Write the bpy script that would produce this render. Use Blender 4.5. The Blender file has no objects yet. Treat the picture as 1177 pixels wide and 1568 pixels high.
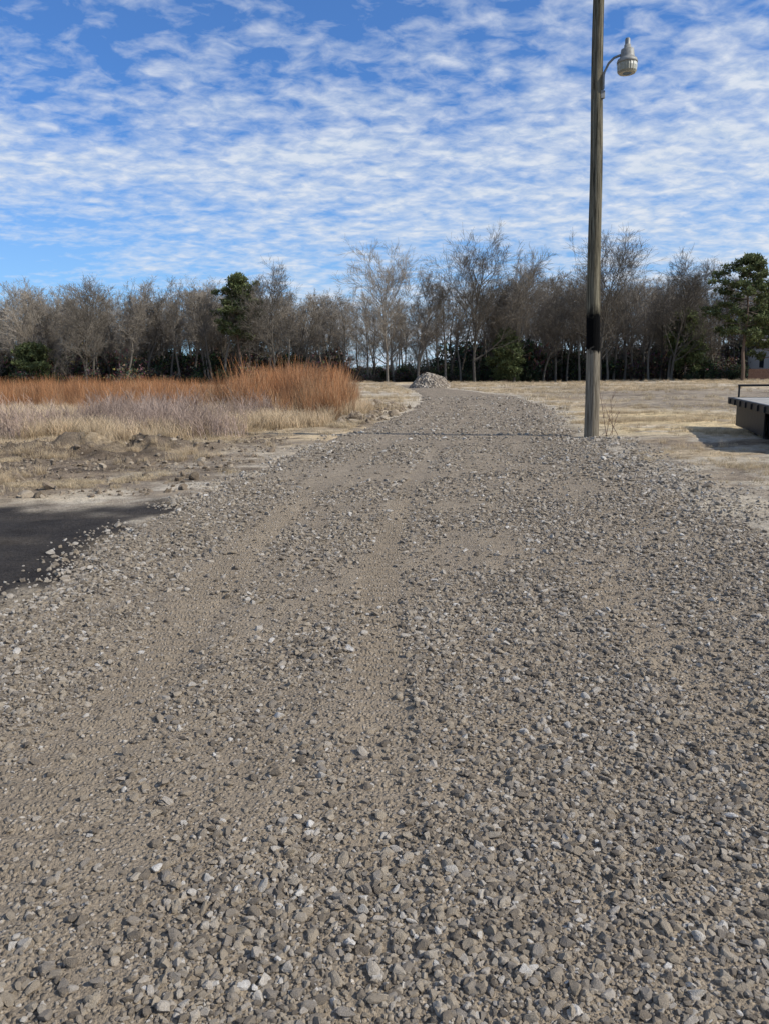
import bpy, math, random
import numpy as np
from mathutils import Vector, Matrix, Quaternion
R = math.radians
random.seed(7); rng = np.random.default_rng(11)
scene = bpy.context.scene
scene.view_settings.view_transform='Standard'; scene.view_settings.look='None'; scene.view_settings.exposure=0

# ---------------------------------------------------------------- helpers
_lat = np.random.default_rng(5).random((8,256,256))
def vnoise(x,y,seed=0):
    x=np.asarray(x,float); y=np.asarray(y,float)
    xi=np.floor(x).astype(int); yi=np.floor(y).astype(int)
    fx=x-xi; fy=y-yi; fx=fx*fx*(3-2*fx); fy=fy*fy*(3-2*fy)
    L=_lat[seed%8]; off=seed*37
    a=L[(xi+off)%256,yi%256]; b=L[(xi+1+off)%256,yi%256]; c=L[(xi+off)%256,(yi+1)%256]; d=L[(xi+1+off)%256,(yi+1)%256]
    return (a*(1-fx)+b*fx)*(1-fy)+(c*(1-fx)+d*fx)*fy
def fbm(x,y,seed=0,o=4):
    s=0;a=.5;t=0
    for i in range(o):
        s=s+a*vnoise(x*2**i,y*2**i,seed+i); t+=a; a*=.5
    return s/t
def sm(e0,e1,x):
    t=np.clip((np.asarray(x,float)-e0)/(e1-e0),0,1); return t*t*(3-2*t)

def link(o,parent=None):
    scene.collection.objects.link(o)
    if parent: o.parent=parent
    return o
def mesh_np(name,V,F,cols=None,smooth=False):
    me=bpy.data.meshes.new(name)
    me.from_pydata([tuple(v) for v in V] if not isinstance(V,np.ndarray) else V.tolist(),[],F if isinstance(F,list) else F.tolist())
    if cols is not None:
        at=me.color_attributes.new('Col','FLOAT_COLOR','POINT')
        c=np.ones((len(V),4),np.float32); c[:,:3]=np.asarray(cols)[:,:3]
        at.data.foreach_set('color',c.ravel())
    if smooth: me.polygons.foreach_set('use_smooth',[True]*len(me.polygons))
    me.update(); return me

def newmat(name,rough=.9):
    m=bpy.data.materials.new(name); m.use_nodes=True
    nt=m.node_tree; b=nt.nodes['Principled BSDF']; b.inputs['Roughness'].default_value=rough
    b.inputs['Specular IOR Level'].default_value=.2
    return m,nt,b
def N(nt,t,**kw):
    n=nt.nodes.new(t)
    for k,v in kw.items(): setattr(n,k,v)
    return n
def noise(nt,vec,scale,detail=4,rough=.55,dist=0):
    n=N(nt,'ShaderNodeTexNoise'); n.inputs['Scale'].default_value=scale; n.inputs['Detail'].default_value=detail
    n.inputs['Roughness'].default_value=rough; n.inputs['Distortion'].default_value=dist
    if vec is not None: nt.links.new(vec,n.inputs['Vector'])
    return n.outputs['Fac']
def maprange(nt,v,a,b,c,d):
    n=N(nt,'ShaderNodeMapRange'); nt.links.new(v,n.inputs[0])
    for i,x in enumerate((a,b,c,d)): n.inputs[1+i].default_value=x
    return n.outputs[0]
def math_(nt,op,a,b=None):
    n=N(nt,'ShaderNodeMath',operation=op)
    for i,x in enumerate((a,b)):
        if x is None: continue
        if isinstance(x,(int,float)): n.inputs[i].default_value=x
        else: nt.links.new(x,n.inputs[i])
    return n.outputs[0]
def mix(nt,fac,a,b,blend='MIX'):
    n=N(nt,'ShaderNodeMix',data_type='RGBA',blend_type=blend)
    if isinstance(fac,(int,float)): n.inputs[0].default_value=fac
    else: nt.links.new(fac,n.inputs[0])
    for i,x in ((6,a),(7,b)):
        if isinstance(x,tuple): n.inputs[i].default_value=(*x[:3],1)
        else: nt.links.new(x,n.inputs[i])
    return n.outputs[2]
def ramp(nt,fac,stops,interp='LINEAR'):
    n=N(nt,'ShaderNodeValToRGB'); n.color_ramp.interpolation=interp
    e=n.color_ramp.elements
    while len(e)<len(stops): e.new(.5)
    for i,(p,c) in enumerate(stops): e[i].position=p; e[i].color=(*c,1)
    nt.links.new(fac,n.inputs[0]); return n.outputs[0]
def bump(nt,h,strength,dist,b):
    n=N(nt,'ShaderNodeBump'); n.inputs['Strength'].default_value=strength; n.inputs['Distance'].default_value=dist
    nt.links.new(h,n.inputs['Height']); nt.links.new(n.outputs[0],b.inputs['Normal'])
def objpos(nt): return N(nt,'ShaderNodeTexCoord').outputs['Object']

def scatter(name,protos,pos,rot,scl,idx=None):
    """one object whose geometry is many instances of the given prototype meshes"""
    n=len(pos); pos=np.asarray(pos,np.float32)
    col=bpy.data.collections.new(name+'_kinds')
    for i,(me) in enumerate(protos):
        o=bpy.data.objects.new('%s_kind_%02d'%(name,i),me); col.objects.link(o)
    me=bpy.data.meshes.new(name); me.vertices.add(n); me.vertices.foreach_set('co',pos.ravel())
    a=me.attributes.new('rot','FLOAT_VECTOR','POINT'); a.data.foreach_set('vector',np.asarray(rot,np.float32).ravel())
    scl=np.asarray(scl,np.float32)
    if scl.ndim==1: scl=np.stack([scl]*3,1)
    a=me.attributes.new('scl','FLOAT_VECTOR','POINT'); a.data.foreach_set('vector',scl.ravel())
    if idx is None: idx=rng.integers(0,len(protos),n)
    a=me.attributes.new('idx','INT','POINT'); a.data.foreach_set('value',np.asarray(idx,np.int32))
    ob=link(bpy.data.objects.new(name,me))
    g=bpy.data.node_groups.new(name,'GeometryNodeTree')
    g.interface.new_socket('Geometry',in_out='INPUT',socket_type='NodeSocketGeometry')
    g.interface.new_socket('Geometry',in_out='OUTPUT',socket_type='NodeSocketGeometry')
    gi=g.nodes.new('NodeGroupInput'); go=g.nodes.new('NodeGroupOutput')
    ci=g.nodes.new('GeometryNodeCollectionInfo'); ci.inputs['Collection'].default_value=col
    ci.inputs['Separate Children'].default_value=True; ci.inputs['Reset Children'].default_value=True
    ip=g.nodes.new('GeometryNodeInstanceOnPoints'); ip.inputs['Pick Instance'].default_value=True
    def na(nm,t):
        x=g.nodes.new('GeometryNodeInputNamedAttribute'); x.data_type=t; x.inputs['Name'].default_value=nm
        return [o for o in x.outputs if o.enabled][0]
    g.links.new(gi.outputs[0],ip.inputs['Points']); g.links.new(ci.outputs[0],ip.inputs['Instance'])
    g.links.new(na('idx','INT'),ip.inputs['Instance Index'])
    g.links.new(na('rot','FLOAT_VECTOR'),ip.inputs['Rotation'])
    g.links.new(na('scl','FLOAT_VECTOR'),ip.inputs['Scale'])
    g.links.new(ip.outputs[0],go.inputs[0])
    md=ob.modifiers.new('scatter','NODES'); md.node_group=g
    return ob

# ---------------------------------------------------------------- terrain functions
_ly=[-10,4,5.4,7.2,9.2,13.3,19.3,26.8,34,46,60,75,90]; _lx=[-2.9,-2.9,-2.8,-2.7,-2.6,-2.15,-1.15,.2,1.4,2.3,2.6,2.2,1.5]
_ry=[-10,5,7,9.9,14,18,23.5,34,48.5,62,75,90];          _rx=[3.6,3.55,3.6,3.9,4.3,4.65,5.5,7.2,7.9,6.6,5.0,3.5]
def edges(y):
    L=np.interp(y,_ly,_lx); Rr=np.interp(y,_ry,_rx)
    L=L+ (vnoise(y*1.3,y*0+3,1)-.5)*.35; Rr=Rr+(vnoise(y*1.1,y*0+9,2)-.5)*.4
    return L,Rr
def centre(y): return np.interp(y,[-10,6,10,14.5,20,30,45,65,90],[0,.02,.3,.85,1.75,3.5,4.9,4.6,2.5])
def inroad(x,y):
    L,Rr=edges(y); return np.minimum(x-L,Rr-x)   # >0 inside
def tcentre(y): return centre(y)+(vnoise(y*.25,y*0,3)-.5)*.12
def track_masks(x,y):
    c=tcentre(y)
    m=lambda off,w: np.exp(-((x-c-off)/w)**4)
    tc=m(-.02,.16)*(.7+.3*sm(.3,.5,vnoise(y*.8,y*0+11,1))); tl=m(-1.28,.22); tr=m(1.62,.2)*sm(.35,.6,vnoise(y*.6,y*0+4,5))*.8; t2=m(.62,.16)*sm(3.2,6,y)*.7; t3=m(-.75,.12)*sm(5,8,y)*.6
    return tc,tl,tr,t2,t3
def road_h(x,y):
    x=np.asarray(x,float);y=np.asarray(y,float)
    tc,tl,tr,t2,t3=track_masks(x,y)
    c=tcentre(y)
    h=.035+(fbm(x*.8,y*.8,1)-.5)*.035+(fbm(x*5,y*5,2)-.5)*.018*(1-.5*tc-.4*tl)+(fbm(x*22,y*22,3,2)-.5)*.011*(1-.6*tc-.5*tl)
    tread=np.sin(2*np.pi*y/.12+ 1.0*np.sin(x*9))
    fade=sm(13,8,y)
    h=h-.008*tc-.008*tl-.006*tr-.005*t2-.005*t3
    tv=.5+1.0*vnoise(y*.9,y*0+5,6)
    h=h+.0095*np.clip(tread*1.5,-1,1)*fade*tv*(tc+.8*tl+.6*tr)
    h=h+.0095*np.exp(-((x-c-.17)/.022)**2)*sm(.3,.7,vnoise(y*1.6,y*0+7,4))*sm(12,4,y)
    e=inroad(x,y)
    return h-.09*sm(.45,-.25,e)
def ground_h(x,y):
    x=np.asarray(x,float);y=np.asarray(y,float)
    r=np.hypot(x,y)
    h=.02+(fbm(x*.25,y*.25,4)-.5)*.22*sm(3,12,r)+(fbm(x*1.6,y*1.6,5)-.5)*.06+(fbm(x*4,y*4,2,3)-.5)*.05*sm(9.5,11,y)*sm(30,20,y)
    mound=np.exp(-((x+6.3)/2.8)**2-((y-16.2)/1.1)**2)
    h=h+mound*(.08+.36*sm(.35,.75,fbm(x*1.8,y*2.4,6)))+mound*(fbm(x*6,y*6,1)-.5)*.16
    m2=np.exp(-((x+.9)/.9)**2-((y-26)/2.2)**2)+np.exp(-((x-.3)/.7)**2-((y-33)/3)**2)
    h=h+m2*.5*fbm(x*1.9,y*1.5,2)
    h=h+(fbm(x*.03,y*.03,1)-.5)*.8*sm(40,110,r)
    e=inroad(x,y)
    near=sm(-1.6,0,e)*sm(95,80,y)
    h=h*(1-near)+.005*near
    return h-.11*sm(-.05,.35,e)*sm(92,84,y)

# ---------------------------------------------------------------- materials
m_road,nt,b=newmat('gravel_fines',.95)
P=objpos(nt)
big=noise(nt,P,.55,5,.6); mid=noise(nt,P,6,5,.65); fine=noise(nt,P,90,3,.7)
mp=N(nt,'ShaderNodeMapping'); mp.inputs['Scale'].default_value=(1,.07,1); mp.inputs['Rotation'].default_value=(0,0,R(5)); nt.links.new(P,mp.inputs[0])
streak=noise(nt,mp.outputs[0],3.2,4,.65)
c=ramp(nt,big,[(.3,(.262,.208,.142)),(.55,(.335,.268,.186)),(.75,(.40,.325,.23))])
c=mix(nt,maprange(nt,streak,.35,.65,0,.6),c,(.215,.172,.124))
c=mix(nt,maprange(nt,mid,.3,.7,0,.55),c,(.215,.172,.124))
v=N(nt,'ShaderNodeTexVoronoi'); v.inputs['Scale'].default_value=50; nt.links.new(P,v.inputs['Vector'])
sep=N(nt,'ShaderNodeSeparateColor'); nt.links.new(v.outputs['Color'],sep.inputs[0])
sc=ramp(nt,sep.outputs[0],[(0,(.11,.09,.068)),(.3,(.235,.195,.145)),(.7,(.36,.30,.225)),(.92,(.48,.42,.34)),(1,(.66,.61,.53))])
vm=maprange(nt,v.outputs['Distance'],.25,.5,1,0)
v2=N(nt,'ShaderNodeTexVoronoi'); v2.inputs['Scale'].default_value=13; nt.links.new(P,v2.inputs['Vector'])
sep2=N(nt,'ShaderNodeSeparateColor'); nt.links.new(v2.outputs['Color'],sep2.inputs[0])
sy=N(nt,'ShaderNodeSeparateXYZ'); nt.links.new(P,sy.inputs[0]); far=maprange(nt,sy.outputs[1],8,24,0,1)
c=mix(nt,math_(nt,'MULTIPLY',vm,.6),c,sc)
c2=ramp(nt,sep2.outputs[0],[(0,(.5,.5,.5)),(.5,(1,1,1)),(.85,(1.25,1.25,1.25)),(1,(1.8,1.8,1.8))])
c=mix(nt,math_(nt,'MULTIPLY',far,.75),c,mix(nt,1,c,c2,'MULTIPLY'))
c=mix(nt,1,c,ramp(nt,fine,[(.3,(.62,.62,.62)),(.7,(1.3,1.3,1.3))]),'MULTIPLY')
nt.links.new(c,b.inputs['Base Color'])
h=math_(nt,'ADD',math_(nt,'MULTIPLY',vm,.6),math_(nt,'MULTIPLY',fine,.8))
h=math_(nt,'ADD',h,math_(nt,'MULTIPLY',math_(nt,'MULTIPLY',maprange(nt,v2.outputs['Distance'],.1,.6,1,0),far),2.2))
bump(nt,h,.9,.014,b)

def stone_mat(name,stops,dust=(.33,.265,.185)):
    m,nt,b=newmat(name,.85)
    oi=N(nt,'ShaderNodeObjectInfo'); c=ramp(nt,oi.outputs['Random'],stops)
    P=objpos(nt); n=noise(nt,P,2.2,4,.7)
    c=mix(nt,maprange(nt,n,.35,.65,0,.45),c,dust)
    f=noise(nt,P,9,3,.6); c=mix(nt,1,c,ramp(nt,f,[(.3,(.7,.7,.7)),(.7,(1.22,1.22,1.22))]),'MULTIPLY')
    nt.links.new(c,b.inputs['Base Color']); bump(nt,f,.6,.12,b); return m
m_stone=stone_mat('crushed_stone',[(0,(.11,.094,.078)),(.18,(.22,.185,.145)),(.3,(.30,.27,.235)),(.45,(.36,.295,.215)),(.72,(.46,.39,.295)),(.9,(.54,.485,.41)),(.97,(.66,.61,.53)),(1,(.82,.78,.71))])
m_wstone=stone_mat('pale_stone',[(0,(.30,.25,.19)),(.5,(.48,.42,.34)),(.85,(.60,.55,.47)),(1,(.74,.70,.63))])

# ground
m_ground,nt,b=newmat('dry_field',1)
P=objpos(nt)
at=N(nt,'ShaderNodeAttribute',attribute_name='Col')
n1=noise(nt,P,2.5,6,.7); n2=noise(nt,P,26,5,.7); n0=noise(nt,P,.35,5,.6)
mp=N(nt,'ShaderNodeMapping'); mp.inputs['Scale'].default_value=(1,.25,1); nt.links.new(P,mp.inputs[0])
n3=noise(nt,mp.outputs[0],120,2,.6)
c=mix(nt,1,at.outputs['Color'],ramp(nt,n1,[(.32,(.5,.47,.44)),(.5,(.95,.95,.95)),(.7,(1.28,1.25,1.18))]),'MULTIPLY')
c=mix(nt,1,c,ramp(nt,n0,[(.35,(.65,.62,.58)),(.5,(1,1,1)),(.65,(1.2,1.18,1.12))]),'MULTIPLY')
c=mix(nt,1,c,ramp(nt,n2,[(.3,(.6,.58,.55)),(.6,(1.1,1.1,1.1))]),'MULTIPLY')
c=mix(nt,1,c,ramp(nt,n3,[(.3,(.75,.75,.75)),(.7,(1.25,1.25,1.25))]),'MULTIPLY')
nt.links.new(c,b.inputs['Base Color'])
bump(nt,math_(nt,'ADD',n2,math_(nt,'ADD',math_(nt,'MULTIPLY',n3,.5),n1)),.9,.06,b)

def mat_attr(name,var=.35,rough=.9,transl=0):
    m,nt,b=newmat(name,rough)
    at=N(nt,'ShaderNodeAttribute',attribute_name='Col'); oi=N(nt,'ShaderNodeObjectInfo')
    k=maprange(nt,oi.outputs['Random'],0,1,1-var,1+var)
    comb=N(nt,'ShaderNodeCombineColor')
    for i in range(3): nt.links.new(k,comb.inputs[i])
    c=mix(nt,1,at.outputs['Color'],comb.outputs[0],'MULTIPLY')
    nt.links.new(c,b.inputs['Base Color'])
    if transl:
        t=N(nt,'ShaderNodeBsdfTranslucent'); nt.links.new(c,t.inputs[0]); ms=N(nt,'ShaderNodeMixShader'); ms.inputs[0].default_value=transl
        nt.links.new(b.outputs[0],ms.inputs[1]); nt.links.new(t.outputs[0],ms.inputs[2]); nt.links.new(ms.outputs[0],nt.nodes['Material Output'].inputs[0])
    return m
m_bark=mat_attr('bare_bark',.4)
m_pine=mat_attr('pine_needles',.2,.7,transl=.2)
m_bush=mat_attr('brush_leaves',.4,.8)
m_grass=mat_attr('dry_grass',.3,.9,transl=.3)
m_orange=mat_attr('broomsedge',.30,.9,transl=.35)

# ---------------------------------------------------------------- ground sheet
def axis(lo,hi,step,far,g=1.09):
    a=list(np.arange(lo,hi+1e-6,step)); s=step; p=a[-1]
    while p<far: s*=g; p+=s; a.append(p)
    s=step; p=a[0]; pre=[]
    while p>-far: s*=g; p-=s; pre.append(p)
    return np.array(pre[::-1]+a)
def grid_faces(ny,nx):
    i=np.arange(ny-1)[:,None]*nx+np.arange(nx-1)[None,:]
    return np.stack([i,i+1,i+nx+1,i+nx],-1).reshape(-1,4)
xs=axis(-16,16,.11,2500); ys=axis(2,34,.11,2500)
X,Y=np.meshgrid(xs,ys); x=X.ravel(); y=Y.ravel()
z=ground_h(x,y)
straw=np.array([.55,.435,.285]); dirt=np.array([.27,.21,.15]); dark=np.array([.045,.039,.035]); pale=np.array([.62,.545,.43]); gold=np.array([.72,.57,.33]); forest=np.array([.08,.06,.04]); grey=np.array([.33,.275,.21]); wet_or_shade=np.array([.13,.10,.075])
col=np.tile(straw,(len(x),1))
def lay(mask,c):
    global col
    mask=np.clip(mask,0,1)[:,None]; col=col*(1-mask)+c*mask
nn=fbm(x*.35,y*.5,2); n4=fbm(x*1.5,y*1.5,6); nb=fbm(x*.5,y*1.1,4,5); nc=fbm(x*.7,y*1.6,1,5); nd=fbm(x*.16,y*.3,5,5)
L,Rr=edges(y)
lay(sm(.5,.62,nn)*.8,grey)
lay(sm(.54,.62,nd)*.7*(y<95),pale*.95)
left=x<L+.3
lay(left*sm(10.0,11,y+ (n4-.5)*2)*sm(19,17,y)*sm(.38,.5,nb)*.9,dirt)
lay(left*sm(10.5,12,y)*sm(23,18,y)*sm(.50,.58,nc)*.9,wet_or_shade)
lay(left*np.exp(-((x+6.5)/3.2)**2-((y-15.2)/1.2)**2)*.8,dirt*.85)
lay(left*np.exp(-((x+9.5)/2.2)**2-((y-16.5)/.5)**2)*1.2*sm(.35,.5,n4),wet_or_shade*.6)  # dark line across the left grass: a cast shadow painted into the ground colour
lay(left*sm(-2.4,-.6,x-L+(n4-.5)*2.6)*sm(7.5,8.5,y)*sm(19,13,y)*.95,pale)
lay(left*sm(-3.5,-.8,x-L)*sm(9,10,y)*sm(24,16,y)*sm(.48,.56,nc)*.75,dirt)
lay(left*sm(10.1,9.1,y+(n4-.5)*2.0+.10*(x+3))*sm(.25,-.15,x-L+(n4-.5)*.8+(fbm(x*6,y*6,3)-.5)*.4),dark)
lay(left*sm(9.5,8.5,y)*sm(.58,.68,nc)*.3,grey*.5)
rt=x>Rr-.3
lay(rt*sm(19.5,16,y)*sm(.36,.5,nb)*.85,dirt)
lay(rt*sm(20,17,y)*sm(.52,.6,nc)*.8,pale*.85)
lay(rt*sm(36,28,y)*sm(17.5,19.5,y)*sm(14,9.5,x)*.85*sm(.3,.42,nc),gold)
lay(rt*sm(26,31,y)*sm(62,50,y)*sm(8,13,x)*.8,grey*.95)
lay(sm(-1.5,.1,np.minimum(x-L,Rr-x)+(n4-.5)*.8)*(y<90)*(x>0)*.85,pale*.85)
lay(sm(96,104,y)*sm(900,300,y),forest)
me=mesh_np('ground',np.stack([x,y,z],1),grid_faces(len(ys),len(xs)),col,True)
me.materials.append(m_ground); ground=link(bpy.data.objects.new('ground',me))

# ---------------------------------------------------------------- gravel road
ysr=[-3.0]
while ysr[-1]<88:
    yy=ysr[-1]; ysr.append(yy+(.05 if yy<1 else .013 if yy<8 else .013+(yy-8)*.012))
ysr=np.array(ysr); tt=np.linspace(0,1,340)
Lr,Rg=edges(ysr); Lr=Lr-.45; Rg=Rg+.45
Xr=Lr[:,None]+(Rg-Lr)[:,None]*tt[None,:]; Yr=np.repeat(ysr[:,None],len(tt),1)
V=np.stack([Xr.ravel(),Yr.ravel(),road_h(Xr.ravel(),Yr.ravel())],1)
me=mesh_np('gravel_road',V,grid_faces(len(ysr),len(tt)),None,True); me.materials.append(m_road)
link(bpy.data.objects.new('gravel_road',me))

import bmesh
def stone(i,mat,sub=2):
    bm=bmesh.new(); bmesh.ops.create_icosphere(bm,subdivisions=sub,radius=1)
    r=np.random.default_rng(100+i); Vs=np.array([v.co[:] for v in bm.verts])
    for k in range(11):
        n=r.normal(size=3); n/=np.linalg.norm(n); d=r.uniform(.38,.75)
        e=np.maximum(Vs@n-d,0); Vs-=e[:,None]*n
    Vs*=np.array([1.25,.95,.8])*r.uniform(.85,1.15,3)*1.1; Vs+=r.normal(size=Vs.shape)*.02
    for v,c in zip(bm.verts,Vs): v.co=c
    me=bpy.data.meshes.new('stone'); bm.to_mesh(me); bm.free(); me.materials.append(mat); return me
st=[stone(i,m_stone) for i in range(14)]
ws=[stone(40+i,m_wstone) for i in range(8)]
def sample(n,x0,x1,y0,y1):
    return rng.uniform(x0,x1,n),rng.uniform(y0,y1,n)
PX=[];PY=[];PS=[]
for (y0,y1,dens,s0,ex) in ((.9,2.6,9500,.0058,.30),(2.6,4,7200,.0061,.24),(4,6,4800,.0070,.16),(6,10,2400,.0084,.08),(10,17,850,.0112,0),(17,30,300,.0140,0),(30,48,70,.02,0)):
    x0,x1=-5,8.2; n=int(dens*(x1-x0)*(y1-y0)); px,py=sample(n,x0,x1,y0,y1)
    k=(np.abs(px-centre(py)*.6)<.62*py+1.4)&(inroad(px,py)>-.25*rng.random(n))
    px=px[k];py=py[k]
    tc,tl,tr,t2,t3=track_masks(px,py)
    clump=fbm(px*1.1,py*1.1,5,3); cl2=fbm(px*3.5,py*3.5,1,2)
    pr=np.clip((.2+ex+2.2*(clump-.33))*(.5+1.0*cl2),.12,1)*(1-.93*tc*sm(1.8,2.8,py))*(1-.85*tl)*(1-.7*tr)*(1-.6*t2)*(1-.6*t3)
    k=rng.random(len(px))<pr; px=px[k];py=py[k]
    s=s0*np.exp(rng.normal(0,.56,len(px))); s=np.clip(s,.4*s0,3.8*s0)
    PX.append(px);PY.append(py);PS.append(s)
px=np.concatenate(PX);py=np.concatenate(PY);ps=np.concatenate(PS)
pz=road_h(px,py)+ps*.22
rot=np.stack([rng.uniform(-.5,.5,len(px)),rng.uniform(-.5,.5,len(px)),rng.uniform(0,6.28,len(px))],1)
scatter('gravel',st,np.stack([px,py,pz],1),rot,ps)
PX=[];PY=[];PS=[]
for side,y0,y1,n,w in ((1,4,19,9000,.42),(-1,5.0,20,3400,.22),(1,19,34,900,.3)):
    py=rng.uniform(y0,y1,n); L,Rr=edges(py)
    px=(Rr+.1 if side>0 else L+.05)+rng.normal(0,w,n)*np.where(side>0,1,.9)
    k=rng.random(n)<sm(.3,.6,fbm(px*.9,py*.9,3)); px=px[k];py=py[k]
    PX.append(px);PY.append(py);PS.append(.0125*np.exp(rng.normal(0,.5,len(px)))*(1+ .03*(py-8).clip(0,20)))
px=np.concatenate(PX);py=np.concatenate(PY);ps=np.concatenate(PS)
pz=np.maximum(road_h(px,py),ground_h(px,py))+ps*.2
rot=np.stack([rng.uniform(-.6,.6,len(px)),rng.uniform(-.6,.6,len(px)),rng.uniform(0,6.28,len(px))],1)
scatter('loose_stones',ws+st[:4],np.stack([px,py,pz],1),rot,ps)
m_clod=stone_mat('soil_clod',[(0,(.12,.09,.06)),(.5,(.26,.20,.14)),(1,(.48,.40,.30))])
cl_=[stone(70+i,m_clod) for i in range(5)]
a,b_=sample(8000,-16,-2.3,10.2,20); k=(inroad(a,b_)<-.4)&(rng.random(8000)<sm(.40,.58,fbm(a*.5,b_*1.1,4,5))); a=a[k];b_=b_[k]
a2=np.concatenate([rng.normal(-.9,.7,220),rng.normal(.2,.6,260)]); b2=np.concatenate([rng.normal(26,1.6,220),rng.normal(32.5,2.2,260)])
k=inroad(a2,b2)<-.1; a2=a2[k];b2=b2[k]
s=np.concatenate([.022*np.exp(rng.normal(0,.6,len(a))),.07*np.exp(rng.normal(0,.5,len(a2)))])
a=np.concatenate([a,a2]);b_=np.concatenate([b_,b2])
scatter('soil_clods',cl_,np.stack([a,b_,ground_h(a,b_)+s*.2],1),np.stack([rng.uniform(-1,1,len(a)),rng.uniform(-1,1,len(a)),rng.uniform(0,6,len(a))],1),s)

# ---------------------------------------------------------------- gravel pile
def pile():
    n=90; a=np.linspace(-1,1,n); A,B=np.meshgrid(a,a); r=np.hypot(A,B)
    h=np.clip(1-r**1.25,0,1)*1.45*(1-.3*np.exp(-((A-.45)**2+(B)**2)*8))
    h=h+np.exp(-((A-.55)/.3)**2-((B)/.4)**2)*.35
    h=h+(fbm(A*6,B*6,2)-.5)*.45*sm(1.15,.6,r)-.12*sm(.85,1,r)
    V=np.stack([A.ravel()*2.1,B.ravel()*2.1,h.ravel()*1.1],1)
    me=mesh_np('gravel_pile',V,grid_faces(n,n),None,True)
    m,nt,b=newmat('pile_stone',.95); P=objpos(nt)
    v=N(nt,'ShaderNodeTexVoronoi'); v.inputs['Scale'].default_value=6; nt.links.new(P,v.inputs['Vector'])
    sp=N(nt,'ShaderNodeSeparateColor'); nt.links.new(v.outputs['Color'],sp.inputs[0])
    c=ramp(nt,sp.outputs[0],[(0,(.11,.095,.075)),(.5,(.27,.23,.18)),(1,(.50,.44,.36))])
    c=mix(nt,maprange(nt,noise(nt,P,1.2),.4,.6,0,.7),c,(.17,.135,.10))
    nt.links.new(c,b.inputs['Base Color']); bump(nt,v.outputs['Distance'],.8,.2,b)
    me.materials.append(m); o=link(bpy.data.objects.new('gravel_pile',me)); o.location=(4.35,73,.02)
pile()

# ---------------------------------------------------------------- grass
def clump_mesh(name,n,h,rad,w,c0,c1,mat,spread=.25,seed=0,seg=3,stiff=1.0):
    r=np.random.default_rng(seed); V=[];F=[];C=[]
    for i in range(n):
        a=r.uniform(0,6.28); q=rad*math.sqrt(r.random()); bx,by=q*math.cos(a),q*math.sin(a)
        hh=h*r.uniform(.5,1.05); la=r.uniform(0,6.28); ln=hh*spread*r.uniform(.2,1.6)
        wa=r.uniform(0,3.14); wx,wy=math.cos(wa)*w/2,math.sin(wa)*w/2
        k=r.uniform(.7,1.25); base=len(V)
        for s in range(seg+1):
            t=s/seg; ox=math.cos(la)*ln*t**1.7; oy=math.sin(la)*ln*t**1.7; zz=hh*(t-.25*spread*t*t/stiff)
            ww=1-.85*t
            V+= [(bx+ox-wx*ww,by+oy-wy*ww,zz-.02*(s==0)),(bx+ox+wx*ww,by+oy+wy*ww,zz-.02*(s==0))]
            cc=[(c0[j]*(1-t)+c1[j]*t)*k for j in range(3)]; C+=[cc,cc]
            if s: F.append((base+2*s-2,base+2*s-1,base+2*s+1,base+2*s))
    me=mesh_np(name,V,F,C); me.materials.append(mat); return me
straw_p=[clump_mesh('straw',34,.11,.12,.006,(.40,.31,.19),(.66,.54,.36),m_grass,.8,i) for i in range(4)]
straw_t=[clump_mesh('straw_tall',46,.42,.2,.010,(.38,.29,.18),(.70,.55,.36),m_grass,.5,10+i) for i in range(4)]
sedge=[clump_mesh('sedge',80,1.3,.26,.016,(.36,.24,.14),(.48,.225,.095),m_orange,.2,20+i) for i in range(3)]
sedge+= [clump_mesh('sedge',60,1.15,.3,.016,(.36,.25,.15),(.36,.19,.10),m_orange,.3,30+i) for i in range(2)]
sedge+= [clump_mesh('sedge',70,1.15,.3,.016,(.42,.32,.20),(.52,.33,.18),m_orange,.3,36+i) for i in range(2)]

def scat_grass(name,protos,px,py,sc,tilt=.12):
    n=len(px); pz=ground_h(px,py)
    rot=np.stack([rng.normal(0,tilt,n),rng.normal(0,tilt,n),rng.uniform(0,6.28,n)],1)
    return scatter(name,protos,np.stack([px,py,pz],1),rot,sc)
px=[];py=[];s=[]
for (x0,x1,y0,y1,n,sc) in ((-16,-2,5,20,30000,.7),(3,16,4.5,20,30000,.7),(-22,2,18,30,12000,1.2),(5,30,18,36,18000,1.1),(-60,70,30,100,24000,2.2)):
    a,b_=sample(n,x0,x1,y0,y1); k=inroad(a,b_)<-.25
    d=fbm(a*.45,b_*.6,2,3); d2=fbm(a*.5,b_*1.1,4,5); d3=fbm(a*.16,b_*.3,5,5)
    pr=sm(.42,.60,d)*.9+.06
    pr=np.where((b_<10.6)&(a<-2),0,pr)
    pr=pr*np.where((b_<19.5),sm(.52,.40,d2)*.9+.1,1)*(1-.75*sm(.54,.6,d3))
    L,Rr=edges(b_); pr=pr*np.where((a<L)&(a>L-1.4)&(b_<17),.10,1)*np.where((a>Rr)&(a<Rr+1.3)&(b_<22),.15,1)
    pr=pr*np.where((a>9)&(b_>27)&(b_<52),.3,1)
    k&=rng.random(n)<pr
    a=a[k];b_=b_[k]; px.append(a);py.append(b_);s.append(sc*rng.uniform(.5,1.3,len(a)))
scat_grass('dry_grass',straw_p,np.concatenate(px),np.concatenate(py),np.concatenate(s))
px=[];py=[];s=[]
a,b_=sample(7500,-22,-.5,18.5,32); k=(inroad(a,b_)<-1.3)&(b_>19.2+ (fbm(a*.5,b_*0,3)-.5)*4)&(rng.random(7500)<sm(.38,.56,fbm(a*.5,b_*.5,4)))
px.append(a[k]);py.append(b_[k]);s.append(rng.uniform(.5,1.6,k.sum()))
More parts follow.
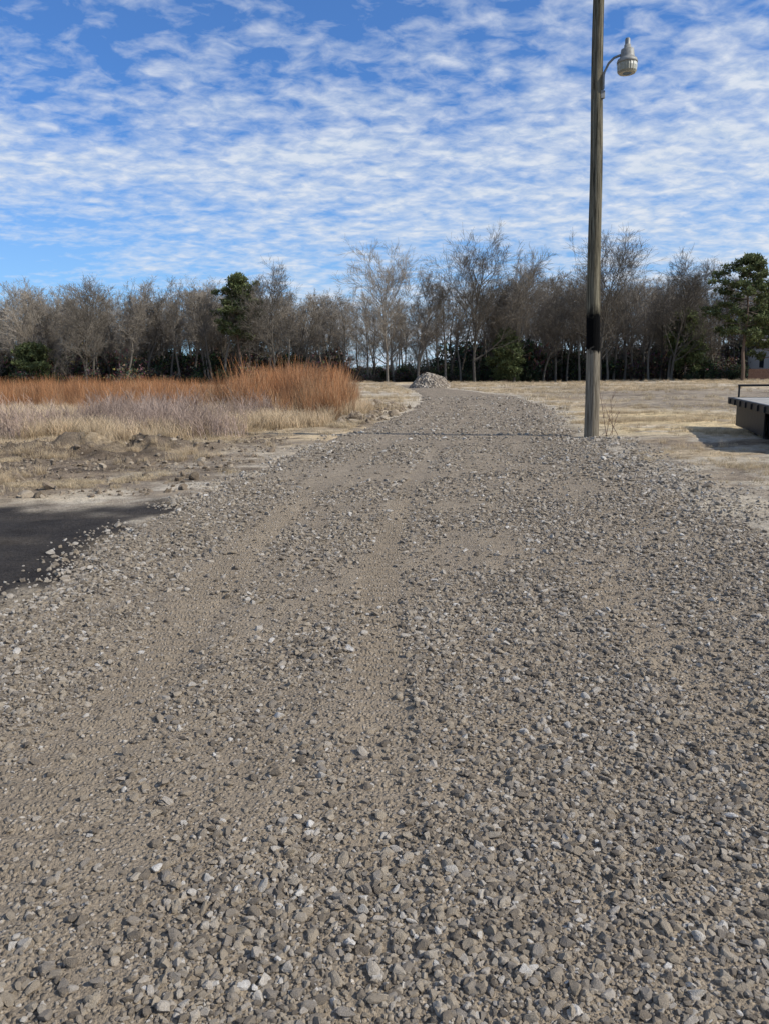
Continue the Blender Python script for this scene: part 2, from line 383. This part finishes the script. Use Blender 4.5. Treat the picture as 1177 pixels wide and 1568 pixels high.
a,b_=sample(1800,-15,-2.5,11.5,19); k=(inroad(a,b_)<-1.2)&(fbm(a*.8,b_*.8,6)>.55)
px.append(a[k]);py.append(b_[k]);s.append(rng.uniform(.25,.6,k.sum()))
a,b_=sample(700,4.5,14,8,18); k=(inroad(a,b_)<-1.0)&(fbm(a*.8,b_*.8,6)>.57)
px.append(a[k]);py.append(b_[k]);s.append(rng.uniform(.2,.45,k.sum()))
a,b_=sample(2600,-45,60,50,100); k=(inroad(a,b_)<-.6)&(fbm(a*.1,b_*.2,4)>.5)
px.append(a[k]);py.append(b_[k]);s.append(rng.uniform(.5,1.0,k.sum()))
scat_grass('tall_dry_grass',straw_t,np.concatenate(px),np.concatenate(py),np.concatenate(s))
a,b_=sample(11500,-46,-.5,23,56)
front=26+.28*np.maximum(-a-5,0)+(vnoise(a*.5,a*0,2)-.5)*5
k=(b_>front)&(b_<front+16)&(a<-1.0-.02*(b_-30)-.9*(vnoise(b_*.7,b_*0,1)))
k&=rng.random(len(a))<np.where(b_<front+3,.45,1)
a=a[k];b_=b_[k]
front=26+.28*np.maximum(-a-5,0)
big=sm(-8,-4.5,a)*sm(-.6,-1.6,a)*sm(38,34,b_)
s=rng.uniform(.68,1.15,len(a))*(1+.42*big)*(.78+.46*fbm(a*.5,b_*.5,3,3))*(.72+.33*sm(0,4,b_-front))
scat_grass('broomsedge_grass',sedge,a,b_,s,.09)

# ---------------------------------------------------------------- trees
class TB:
    def __init__(s): s.V=[];s.F=[];s.C=[];s.M=[]
    def tube(s,pts,rad,n,col,mi=0,close=False):
        base=len(s.V); m=len(pts)
        up=Vector((.31,.17,.93))
        for i,(p,r) in enumerate(zip(pts,rad)):
            d=(pts[min(i+1,m-1)]-pts[max(i-1,0)]).normalized()
            u=d.cross(up)
            if u.length<.1: u=d.cross(Vector((1,0,0)))
            u.normalize(); w=d.cross(u)
            for k in range(n):
                a=6.2832*k/n; q=p+u*(math.cos(a)*r)+w*(math.sin(a)*r); s.V.append(q[:]); s.C.append(col)
        for i in range(m-1):
            for k in range(n):
                k2=(k+1)%n; s.F.append((base+i*n+k,base+i*n+k2,base+(i+1)*n+k2,base+(i+1)*n+k)); s.M.append(mi)
    def leafs(s,c,rx,rz,n,size,colf,rnd,mi=1,shell=.55):
        for i in range(n):
            v=Vector((rnd.gauss(0,1),rnd.gauss(0,1),rnd.gauss(0,1))).normalized()*(rnd.uniform(shell,1) if rnd.random()<.75 else rnd.random())
            p=Vector((c[0]+v.x*rx,c[1]+v.y*rx,c[2]+v.z*rz))
            d=Vector((rnd.gauss(0,1),rnd.gauss(0,1),rnd.gauss(.3,1))).normalized(); e=d.orthogonal().normalized()
            e.rotate(Quaternion(d,rnd.uniform(0,6.28)))
            sz=size*rnd.uniform(.6,1.4); b=len(s.V)
            s.V+=[(p-e*sz*.28)[:],(p+e*sz*.28)[:],(p+d*sz)[:]]; cc=colf(v.z,rnd); s.C+=[cc]*3
            s.F.append((b,b+1,b+2)); s.M.append(mi)
    def mesh(s,name,mats):
        me=mesh_np(name,s.V,s.F,s.C)
        for m in mats: me.materials.append(m)
        me.polygons.foreach_set('material_index',s.M); return me
def perp(d,rnd,ang):
    o=d.orthogonal().normalized(); o.rotate(Quaternion(d,rnd.uniform(0,6.2832)))
    return (d*math.cos(ang)+o*math.sin(ang)).normalized()
def bare_tree(seed,H=14,spread=.3,low=.35,dense=1.0,r0=None,crown=1.0,hero=False):
    rnd=random.Random(seed); T=TB(); r0=r0 or H*.0135
    cb=(.15,.132,.108); ct=(.23,.20,.16)
    if hero: cb=(.15,.132,.108); ct=(.18,.158,.128)
    def br(p,d,L,r,lv,up):
        seg=4 if lv<=1 else 3 if lv==2 else 2 if lv==3 else 1
        pts=[p.copy()];rad=[r]; dd=d.copy(); q=p.copy()
        for i in range(seg):
            dd=(dd+Vector((rnd.gauss(0,1),rnd.gauss(0,1),rnd.gauss(0,.6)+up))*(.16 if lv<4 else .1)).normalized()
            q=q+dd*(L/seg); pts.append(q.copy()); rad.append(max(r*(1-.75*(i+1)/seg),.011))
        T.tube(pts,rad,(7,5,4,3,3)[lv],cb if lv<2 else ct)
        if lv==4: return
        nch=int((6,6,5,4)[lv]*dense*rnd.uniform(.8,1.2)+.5)
        for k in range(nch):
            t=rnd.uniform(.25,1)
            j=min(int(t*seg),seg-1); f=t*seg-j; pp=pts[j].lerp(pts[j+1],f)
            rr=max((rad[j]*(1-f)+rad[j+1]*f)*.6,.011)
            br(pp,perp(dd,rnd,rnd.uniform(.35,.95)),L*rnd.uniform(.4,.65),rr,lv+1,.5)
    pts=[Vector((0,0,-.3))];rad=[r0*1.25]; q=Vector((0,0,0)); d=Vector((rnd.gauss(0,.03),rnd.gauss(0,.03),1)).normalized(); seg=9
    for i in range(seg):
        pts.append(q.copy()); rad.append(r0*(1-.8*i/seg)); d=(d+Vector((rnd.gauss(0,.07),rnd.gauss(0,.07),.05))).normalized(); q=q+d*(H*.9/seg)
    pts.append(q.copy()); rad.append(r0*.15); T.tube(pts,rad,7,cb)
    nl=int((24 if hero else 20)*dense)
    for k in range(nl):
        t=low+(1-low)*(k+rnd.random())/nl; i=min(int(t*10),9)+0; f=t*10-int(t*10)
        pp=pts[min(i,9)].lerp(pts[min(i+1,10)],f)
        L=H*spread*(1.15-(.62 if hero else .75)*t)*rnd.uniform(.7,1.25)*crown
        br(pp,perp(d,rnd,rnd.uniform(.5,1.05)),L,r0*((.5 if hero else .42)-.26*t),1,.9)
    return T.mesh('bare_tree',[m_bark])
kinds=[bare_tree(200+i,H=14,spread=.26,low=.45,dense=.90) for i in range(4)]+[bare_tree(300+i,H=14,spread=.31,low=.32,dense=.93) for i in range(3)]+[bare_tree(400+i,H=9,spread=.4,low=.12,dense=.88,r0=.08) for i in range(2)]
pos=[];rt_=[];sc=[];ix=[]
def topH(x): return np.interp(x,[-90,-60,-30,-10,-2,6,14,30,40,60,90],[12.6,12.6,12.8,12.2,11.4,12.0,13.0,13.6,13.0,13.4,13.6])
for row,yy in enumerate((104,107,110.5,115,120,127,136)):
    x0=-105
    while x0<110:
        gap=(-8<x0<13)
        x0+=rng.uniform(1.1,3.1)*(1.5 if gap else 1.0)
        if gap and row>3 and rng.random()<.8: continue
        if 45<x0<66 and row<3: continue
        small=rng.random()<.15
        H=topH(x0)*rng.uniform(.82,1.09)*(1+ (yy-104)*.006)
        pos.append((x0,yy+rng.uniform(-1.5,1.5),-.3)); rt_.append((0,0,rng.uniform(0,6.28)))
        if small: sc.append(rng.uniform(.5,1.0)); ix.append(rng.integers(7,9))
        else: sc.append(H/14); ix.append(rng.integers(0,7))
scatter('distant_bare_trees',kinds,pos,rt_,sc,ix)

def bush(seed,cols,H=2.2,W=1.8,n=900):
    rnd=random.Random(seed); T=TB()
    for k in range(7):
        c=(rnd.uniform(-W*.6,W*.6),rnd.uniform(-W*.6,W*.6),rnd.uniform(.25,.75)*H)
        T.tube([Vector((c[0]*.3,c[1]*.3,-.1)),Vector(c)],[.04,.015],3,(.12,.09,.07),0)
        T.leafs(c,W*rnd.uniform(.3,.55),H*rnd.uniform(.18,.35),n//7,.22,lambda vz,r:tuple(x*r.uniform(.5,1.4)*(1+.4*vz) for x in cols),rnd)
    return T.mesh('brush',[m_bark,m_bush])
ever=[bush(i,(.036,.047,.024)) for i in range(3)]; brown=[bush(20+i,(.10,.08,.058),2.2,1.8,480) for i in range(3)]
pos=[];sc=[];ix=[]
for k in range(2100):
    xx=rng.uniform(-105,110); yy=rng.uniform(100.5,143)
    if 47<xx<62 and yy<116: continue
    c=fbm(np.array([xx*.09]),np.array([yy*.05]),3)[0]; c2=fbm(np.array([xx*.22]),np.array([yy*.1]),5)[0]
    green=(rng.random()<(.65 if xx>-3 else .28)) and c>.36
    s_=rng.uniform(.4,1.3) if yy<106 else rng.uniform(1,2.1) if yy<125 else rng.uniform(1.4,2.7)
    s_*=.5+.95*c2
    if yy<106 and c2<.45: continue
    if -8<xx<13 and yy>106:
        s_*=.55
    pos.append((xx,yy,-.3)); sc.append((s_,s_,s_*rng.uniform(.8,1.4))); ix.append(rng.integers(0,3) if green else rng.integers(3,6))
scatter('underbrush',ever+brown,pos,[(0,0,rng.uniform(0,6.28)) for _ in pos],sc,ix)

for i,(tx,ty,H,sp) in enumerate(((.6,99,13.4,.5),(11.6,99.5,15.0,.48),(17,102,14.2,.42),(27.6,100,15.0,.52),(-14,102,12.2,.42),(37,101,13.0,.44),(-38,101,11.8,.42),(4.6,101,12.6,.4))):
    me=bare_tree(500+i*3,H=H,spread=sp,low=.27,dense=1.08,hero=True)
    o=link(bpy.data.objects.new('bare_tree',me)); o.location=(tx,ty,-.2); o.rotation_euler=(0,0,i)

def pine(seed,H,crown_lo,W,name='pine_tree'):
    rnd=random.Random(seed); T=TB(); r0=H*.016
    pts=[Vector((rnd.gauss(0,.12),rnd.gauss(0,.12),H*.97*i/8-.2)) for i in range(9)]; T.tube(pts,[r0*(1-.85*i/8) for i in range(9)],8,(.14,.10,.075))
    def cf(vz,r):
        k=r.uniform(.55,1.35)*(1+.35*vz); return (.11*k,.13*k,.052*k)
    n=44
    for k in range(n):
        t=crown_lo+(1-crown_lo)*((k+rnd.random())/n); zz=H*t
        prof=math.sin(min(1,(t-crown_lo)/(1-crown_lo)*.85+.18)*math.pi)**.6
        L=W*.5*prof*rnd.uniform(.45,1.15); a=k*2.4+rnd.uniform(-.4,.4)
        b=Vector((0,0,zz-.3)); e=b+Vector((math.cos(a)*L,math.sin(a)*L,L*rnd.uniform(.05,.45)))
        mdl=b.lerp(e,.55)+Vector((0,0,-.1*L)); T.tube([b,mdl,e],[.07,.05,.02],4,(.13,.10,.08))
        for q in range(3):
            p=b.lerp(e,rnd.uniform(.5,1.05))+Vector((rnd.gauss(0,.3),rnd.gauss(0,.3),rnd.gauss(.1,.2)))
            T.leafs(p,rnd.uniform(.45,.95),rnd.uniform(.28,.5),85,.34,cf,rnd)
    me=T.mesh(name,[m_bark,m_pine]); return me
for (tx,ty,H,lo,W,sd) in ((43,94,14.8,.33,9.6,1),(-18.6,103,14.2,.45,6.0,2),(48,97,11.8,.25,7,3),(-46,103,6,.12,4.5,4),(16,102,6.5,.1,4.5,6),(39.5,103,9,.2,5,8)):
    o=link(bpy.data.objects.new('pine_tree',pine(sd,H,lo,W))); o.location=(tx,ty,-.2)

# ---------------------------------------------------------------- generic solid building
def solid(name,parts,mat,parent=None,bev=0):
    bm=bmesh.new()
    for p in parts:
        if p[0]=='box':
            _,c,s=p[:3]; rotm=p[3] if len(p)>3 else Matrix.Identity(4)
            bmesh.ops.create_cube(bm,size=1,matrix=Matrix.Translation(c)@rotm@Matrix.Diagonal((*s,1)))
        elif p[0]=='cyl':
            _,a,b_,r1,r2,n=p; a=Vector(a);b_=Vector(b_); d=b_-a
            bmesh.ops.create_cone(bm,cap_ends=True,segments=n,radius1=r1,radius2=r2,depth=d.length,matrix=Matrix.Translation((a+b_)/2)@d.to_track_quat('Z','Y').to_matrix().to_4x4())
    me=bpy.data.meshes.new(name); bm.to_mesh(me); bm.free(); me.materials.append(mat)
    o=link(bpy.data.objects.new(name,me),parent)
    if bev:
        m=o.modifiers.new('b','BEVEL'); m.width=bev; m.segments=2
    return o
def simple(name,c,rough=.7,metal=0,var=.25,scale=5,spec=None):
    m,nt,b=newmat(name,rough); P=objpos(nt); n=noise(nt,P,scale,5,.65)
    cc=ramp(nt,n,[(.3,tuple(x*(1-var) for x in c)),(.7,tuple(x*(1+var) for x in c))]); nt.links.new(cc,b.inputs['Base Color']); b.inputs['Metallic'].default_value=metal
    bump(nt,n,.2,.02,b); return m
def empty(name,loc=(0,0,0),rot=(0,0,0)):
    e=bpy.data.objects.new(name,None); link(e); e.location=loc; e.rotation_euler=rot; return e

# ---------------------------------------------------------------- utility pole with yard light
m_pole,nt,b=newmat('weathered_pole',1)
b.inputs['Specular IOR Level'].default_value=.05
P=objpos(nt); sx=N(nt,'ShaderNodeSeparateXYZ'); nt.links.new(P,sx.inputs[0])
mp=N(nt,'ShaderNodeMapping'); mp.inputs['Scale'].default_value=(14,14,.5); nt.links.new(P,mp.inputs[0]); g=noise(nt,mp.outputs[0],2.2,6,.7,.4)
hi=ramp(nt,g,[(.38,(.032,.028,.02)),(.5,(.13,.115,.08)),(.64,(.25,.225,.16))])
lo=ramp(nt,g,[(.36,(.07,.058,.042)),(.5,(.20,.172,.128)),(.66,(.34,.30,.23))])
w=math_(nt,'ADD',sx.outputs[2],math_(nt,'MULTIPLY',noise(nt,P,7),.5))
c=mix(nt,maprange(nt,w,2.2,2.3,0,1),lo,(.005,.005,.005)); c=mix(nt,maprange(nt,w,3.05,3.3,0,1),c,hi)
nt.links.new(c,b.inputs['Base Color']); bump(nt,g,1,.04,b)
ul=empty('utility_pole_with_yard_light',(4.93,18.4,.0),(0,R(-1.1),0))
T=TB(); pts=[Vector((.012*math.sin(z_*1.3),.01*math.cos(z_),z_)) for z_ in np.linspace(-.5,11.2,26)]
T.tube(pts,[.170-.0056*(p.z) for p in pts],24,(1,1,1))
me=T.mesh('pole',[m_pole]); me.polygons.foreach_set('use_smooth',[True]*len(me.polygons)); o=link(bpy.data.objects.new('pole',me),ul)
m_gal=simple('galvanised_steel',(.24,.24,.23),.6,.3,.25,12); m_alu=simple('aged_aluminium',(.27,.265,.24),.6,.2,.35,9)
m_lens,nt,b=newmat('ribbed_lens',.35); b.inputs['Base Color'].default_value=(.34,.33,.25,1); b.inputs['Transmission Weight'].default_value=.15
zb=7.80
arm=[Vector((.10,0,zb)),Vector((.15,-.02,zb+.2)),Vector((.23,-.04,zb+.36)),Vector((.34,-.06,zb+.46)),Vector((.46,-.08,zb+.50)),Vector((.56,-.09,zb+.51))]
T=TB(); T.tube(arm,[.026]*6,10,(.3,.3,.3)); link(bpy.data.objects.new('arm',T.mesh('arm',[m_gal])),ul)
solid('bracket',[('box',(.125,0,zb+.02),(.05,.10,.34)),('cyl',(.12,0,zb-.1),(.16,0,zb-.1),.02,.02,8),('cyl',(.12,0,zb+.13),(.16,0,zb+.13),.02,.02,8),('box',(.10,-.08,zb-.28),(.09,.07,.16))],m_gal,ul,.006)
lx,lyy,lz=.62,-.09,zb+.34
def lathe(name,prof,mat,n=36,ribs=0):
    V=[];F=[]
    for (r,z_) in prof:
        for k in range(n):
            rr=r*(1+ (ribs if k%2 else 0)); a=6.28318*k/n; V.append((lx+rr*math.cos(a),lyy+rr*math.sin(a),lz+z_))
    for i in range(len(prof)-1):
        for k in range(n):
            F.append((i*n+k,i*n+(k+1)%n,(i+1)*n+(k+1)%n,(i+1)*n+k))
    me=mesh_np(name,V,F,None,ribs==0); me.materials.append(mat); return link(bpy.data.objects.new(name,me),ul)
lathe('housing',[(.0,.36),(.07,.36),(.075,.30),(.135,.27),(.15,.14),(.16,.10),(.205,.07),(.22,.03),(.22,-.01),(.19,-.012)],m_alu)
lathe('photocell',[(.0,.50),(.045,.495),(.055,.47),(.055,.37),(.06,.36)],m_gal,20)
lathe('lens',[(.205,-.01),(.208,-.08),(.20,-.17),(.17,-.21),(.10,-.21)],m_lens,48,.035)

# ---------------------------------------------------------------- flatbed trailer
tr=empty('flatbed_trailer',(8.95,20.3,0),(0,0,R(-15)))   # local: x right (width), -y toward camera
m_deck=simple('weathered_deck',(.36,.34,.30),.85,0,.3,3); m_blk=simple('black_paint',(.018,.018,.019),.5,.2,.3,6)
W_=2.4; Ln=6.4
solid('deck',[('box',(.1+W_*(i+.5)/12,-Ln/2,.81),(W_/12-.012,Ln-.1,.045)) for i in range(12)],m_deck,tr,.004)
solid('frame',[('box',(.05,-Ln/2,.76),(.09,Ln,.16)),('box',(W_+.15,-Ln/2,.76),(.09,Ln,.16)),('box',(W_/2+.1,-.04,.76),(W_,.08,.16)),('box',(W_/2+.1,-Ln+.04,.76),(W_,.08,.16)),
  ('box',(.7,-Ln/2,.62),(.12,Ln-.3,.2)),('box',(1.8,-Ln/2,.62),(.12,Ln-.3,.2))]+[('box',(W_/2+.1,-.5-i*.6,.74),(W_-.02,.06,.09)) for i in range(10)]
  +[('box',(-.01,-.4-i*.7,.75),(.035,.09,.13)) for i in range(9)]
  +[('box',(.22,-.75,.45),(.12,.12,.5)),('box',(2.3,-.75,.45),(.12,.12,.5)),('box',(1.25,-.75,.3),(2.2,.1,.12))],m_blk,tr,.006)
m_tyre=simple('tyre_rubber',(.02,.02,.02),.85,0,.2,10); m_rim=simple('rim',(.3,.3,.3),.5,.5)
wp=[];rp=[]
for wy in (-2.6,-3.55):
    for wx in (.36,2.14): wp+=[('cyl',(wx-.12,wy,.37),(wx+.12,wy,.37),.37,.37,28)]; rp+=[('cyl',(wx-.128,wy,.37),(wx+.128,wy,.37),.2,.2,20)]
solid('wheels',wp,m_tyre,tr,.03); solid('rims',rp,m_rim,tr,.01)
solid('fenders',[('box',(.30,-3.08,.70),(.3,2.0,.03))],m_blk,tr)
solid('skirt',[('box',(.16,-2.2,.40),(.03,3.4,.5))],m_blk,tr)
solid('end_rail',[('cyl',(.25,-.06,.83),(.25,-.06,1.14),.025,.025,10),('cyl',(1.25,-.06,.83),(1.25,-.06,1.14),.025,.025,10),('cyl',(2.25,-.06,.83),(2.25,-.06,1.14),.025,.025,10),('cyl',(.22,-.06,1.14),(2.28,-.06,1.14),.028,.028,10)],m_blk,tr)
solid('tongue',[('cyl',(.5,-Ln,.6),(1.25,-Ln-1.4,.55),.05,.05,8),('cyl',(2.0,-Ln,.6),(1.25,-Ln-1.4,.55),.05,.05,8),('box',(1.25,-Ln-1.5,.55),(.12,.3,.1)),('cyl',(1.25,-Ln-1.2,.02),(1.25,-Ln-1.2,.75),.035,.035,10)],m_blk,tr)

# ---------------------------------------------------------------- distant houses
m_side,nt,b=newmat('white_siding',.7); P=objpos(nt); wv=N(nt,'ShaderNodeTexWave',bands_direction='Z'); wv.inputs['Scale'].default_value=2.5; nt.links.new(P,wv.inputs[0])
nt.links.new(ramp(nt,wv.outputs[1],[(0,(.62,.62,.6)),(.3,(.78,.78,.76))]),b.inputs[0])
m_roof=simple('shingle_roof',(.12,.11,.105),.9,0,.3,8); m_win=simple('window_glass',(.03,.04,.05),.15)
def house(name,loc,rz,W,D,H,rh):
    e=empty(name,loc,(0,0,rz))
    me=mesh_np('walls',[(-W/2,-D/2,0),(W/2,-D/2,0),(W/2,D/2,0),(-W/2,D/2,0),(-W/2,-D/2,H),(W/2,-D/2,H),(W/2,D/2,H),(-W/2,D/2,H),(-W/2,0,H+rh),(W/2,0,H+rh)],
      [(0,1,5,4),(2,3,7,6),(1,2,6,9,5),(3,0,4,8,7)]); me.materials.append(m_side); link(bpy.data.objects.new('walls',me),e)
    an=math.atan2(rh,D/2); sl=math.hypot(rh,D/2)+.5
    parts=[]
    for s_ in (-1,1):
        parts.append(('box',(0,s_*(D/4+.12),H+rh/2+.04),(W+.8,sl,.14),Matrix.Rotation(-s_*an,4,'X')))
    solid('roof',parts,m_roof,e)
    solid('windows',[('box',(-W/2+W*f,-D/2-.02,1.6),(1.0,.06,1.3)) for f in (.15,.35,.7,.87)]+[('box',(-W/2-.02,0,1.6),(.06,1,1.3))],m_win,e)
    solid('door',[('box',(W*.03,-D/2-.03,1.05),(1.0,.06,2.1))],m_blk,e)
house('white_house',(60.5,113,.5),R(6),13,8,3.0,1.7)
house('white_house',(-17,150,0),R(-8),12,8,2.8,1.8)
m_fence=simple('fence_wood',(.13,.075,.055),.9,0,.3,4)
solid('wooden_fence',[('box',(47.5+i*.155,102+.03*i*.1,.65),(.14,.025,1.3+.04*math.sin(i*3.1))) for i in range(110)]+[('box',(56,102.3,.4),(16.8,.05,.09)),('box',(56,102.3,1.05),(16.8,.05,.09))],m_fence)

def weeds(name,seed,n,h,col,spreadx):
    rnd=random.Random(seed); T=TB()
    for i in range(n):
        p=Vector((rnd.gauss(0,spreadx),rnd.gauss(0,spreadx*.6),-.05)); d=Vector((rnd.gauss(0,.16),rnd.gauss(0,.16),1)).normalized(); L=h*rnd.uniform(.5,1.1)
        T.tube([p,p+d*L*.5,p+d*L+Vector((rnd.gauss(0,.05),0,0))],[.008,.006,.003],4,col)
        for k in range(7):
            q=p+d*L*rnd.uniform(.3,.95); T.tube([q,q+perp(d,rnd,.6)*L*.28],[.004,.002],3,col)
    me=T.mesh(name,[m_bark]); return me
o=link(bpy.data.objects.new('weed_stalks',weeds('weed_stalks',3,5,1.25,(.2,.12,.09),.12))); o.location=(5.45,18.9,.02)
gk=[weeds('stalk',10+i,12,.9,(.33,.25,.20),.35) for i in range(4)]
a,b_=sample(420,-9.8,-3.9,19.5,27); k=(inroad(a,b_)<-1.5)&(fbm(a*.5,b_*.5,7)>.45)
a=a[k];b_=b_[k]; scat_grass('dead_weed_stalks',gk,a,b_,rng.uniform(.6,1.25,len(a)))

# ---------------------------------------------------------------- light
SD=Vector((.95,-.28,0)).normalized(); EL=R(36)
sdir=Vector((SD.x*math.cos(EL),SD.y*math.cos(EL),math.sin(EL)))
sl=bpy.data.lights.new('sun','SUN'); sl.energy=5.0; sl.angle=R(.5); sl.color=(1,.95,.87)
so=link(bpy.data.objects.new('sun',sl)); so.rotation_euler=(-sdir).to_track_quat('-Z','Y').to_euler(); so.location=(20,-10,30)

w=bpy.data.worlds.new('World'); scene.world=w; w.use_nodes=True; nt=w.node_tree
bg=nt.nodes['Background']; bg.inputs[1].default_value=.11
sky=N(nt,'ShaderNodeTexSky'); sky.sky_type='NISHITA'; sky.sun_disc=False; sky.sun_elevation=EL; sky.sun_rotation=math.atan2(SD.x,SD.y)
sky.air_density=1.0; sky.dust_density=.3; sky.ozone_density=2.5
tc=N(nt,'ShaderNodeTexCoord'); sp=N(nt,'ShaderNodeSeparateXYZ'); nt.links.new(tc.outputs['Generated'],sp.inputs[0])
zz=math_(nt,'ADD',math_(nt,'MAXIMUM',sp.outputs[2],0),.17)
cx=math_(nt,'DIVIDE',sp.outputs[0],zz); cy=math_(nt,'DIVIDE',sp.outputs[1],zz)
cb=N(nt,'ShaderNodeCombineXYZ'); nt.links.new(cx,cb.inputs[0]); nt.links.new(cy,cb.inputs[1])
def mapped(rz,sc,loc=(0,0,0)):
    m=N(nt,'ShaderNodeMapping'); m.inputs['Rotation'].default_value=(0,0,R(rz)); m.inputs['Scale'].default_value=sc; m.inputs['Location'].default_value=loc
    nt.links.new(cb.outputs[0],m.inputs[0]); return m.outputs[0]
big=noise(nt,mapped(28,(.5,1.3,1),(3.1,.9,0)),1.3,3,.55,.3)
med=noise(nt,mapped(22,(.9,1.4,1)),5.0,3,.55,.4)
sml=noise(nt,mapped(-35,(1,1.2,1)),14,4,.6,.3)
d=math_(nt,'ADD',math_(nt,'MULTIPLY',big,.80),math_(nt,'ADD',math_(nt,'MULTIPLY',med,.70),math_(nt,'MULTIPLY',sml,.72)))
hz=maprange(nt,sp.outputs[2],.42,.24,.02,.13)
d=math_(nt,'ADD',d,hz)
clr=math_(nt,'MULTIPLY',maprange(nt,sp.outputs[0],-.10,-.36,0,1),maprange(nt,sp.outputs[2],.20,.12,0,.32))
d=math_(nt,'SUBTRACT',d,clr)
cov=maprange(nt,d,1.00,1.42,0,1)
cov=math_(nt,'MULTIPLY',cov,.94)
skc=mix(nt,1,sky.outputs[0],(.38,.80,1.36),'MULTIPLY')
veil=maprange(nt,sp.outputs[2],.0,.28,.5,.06)
skc=mix(nt,veil,skc,(4.8,6.7,8.6))
cl=ramp(nt,sml,[(.3,(5.2,6.1,7.3)),(.7,(7.0,7.4,8.1))])
fin=mix(nt,cov,skc,cl)
nt.links.new(fin,bg.inputs[0])

# ---------------------------------------------------------------- camera
cd=bpy.data.cameras.new('camera'); cd.sensor_fit='VERTICAL'; cd.sensor_height=24; cd.lens=18.13; cd.clip_end=6000; cd.clip_start=.05
co=link(bpy.data.objects.new('camera',cd)); co.location=(0,0,1.62)
M=Matrix.Rotation(R(90-10.34),4,'X')@Matrix.Rotation(R(-.7),4,'Z'); co.rotation_euler=M.to_euler()
scene.camera=co
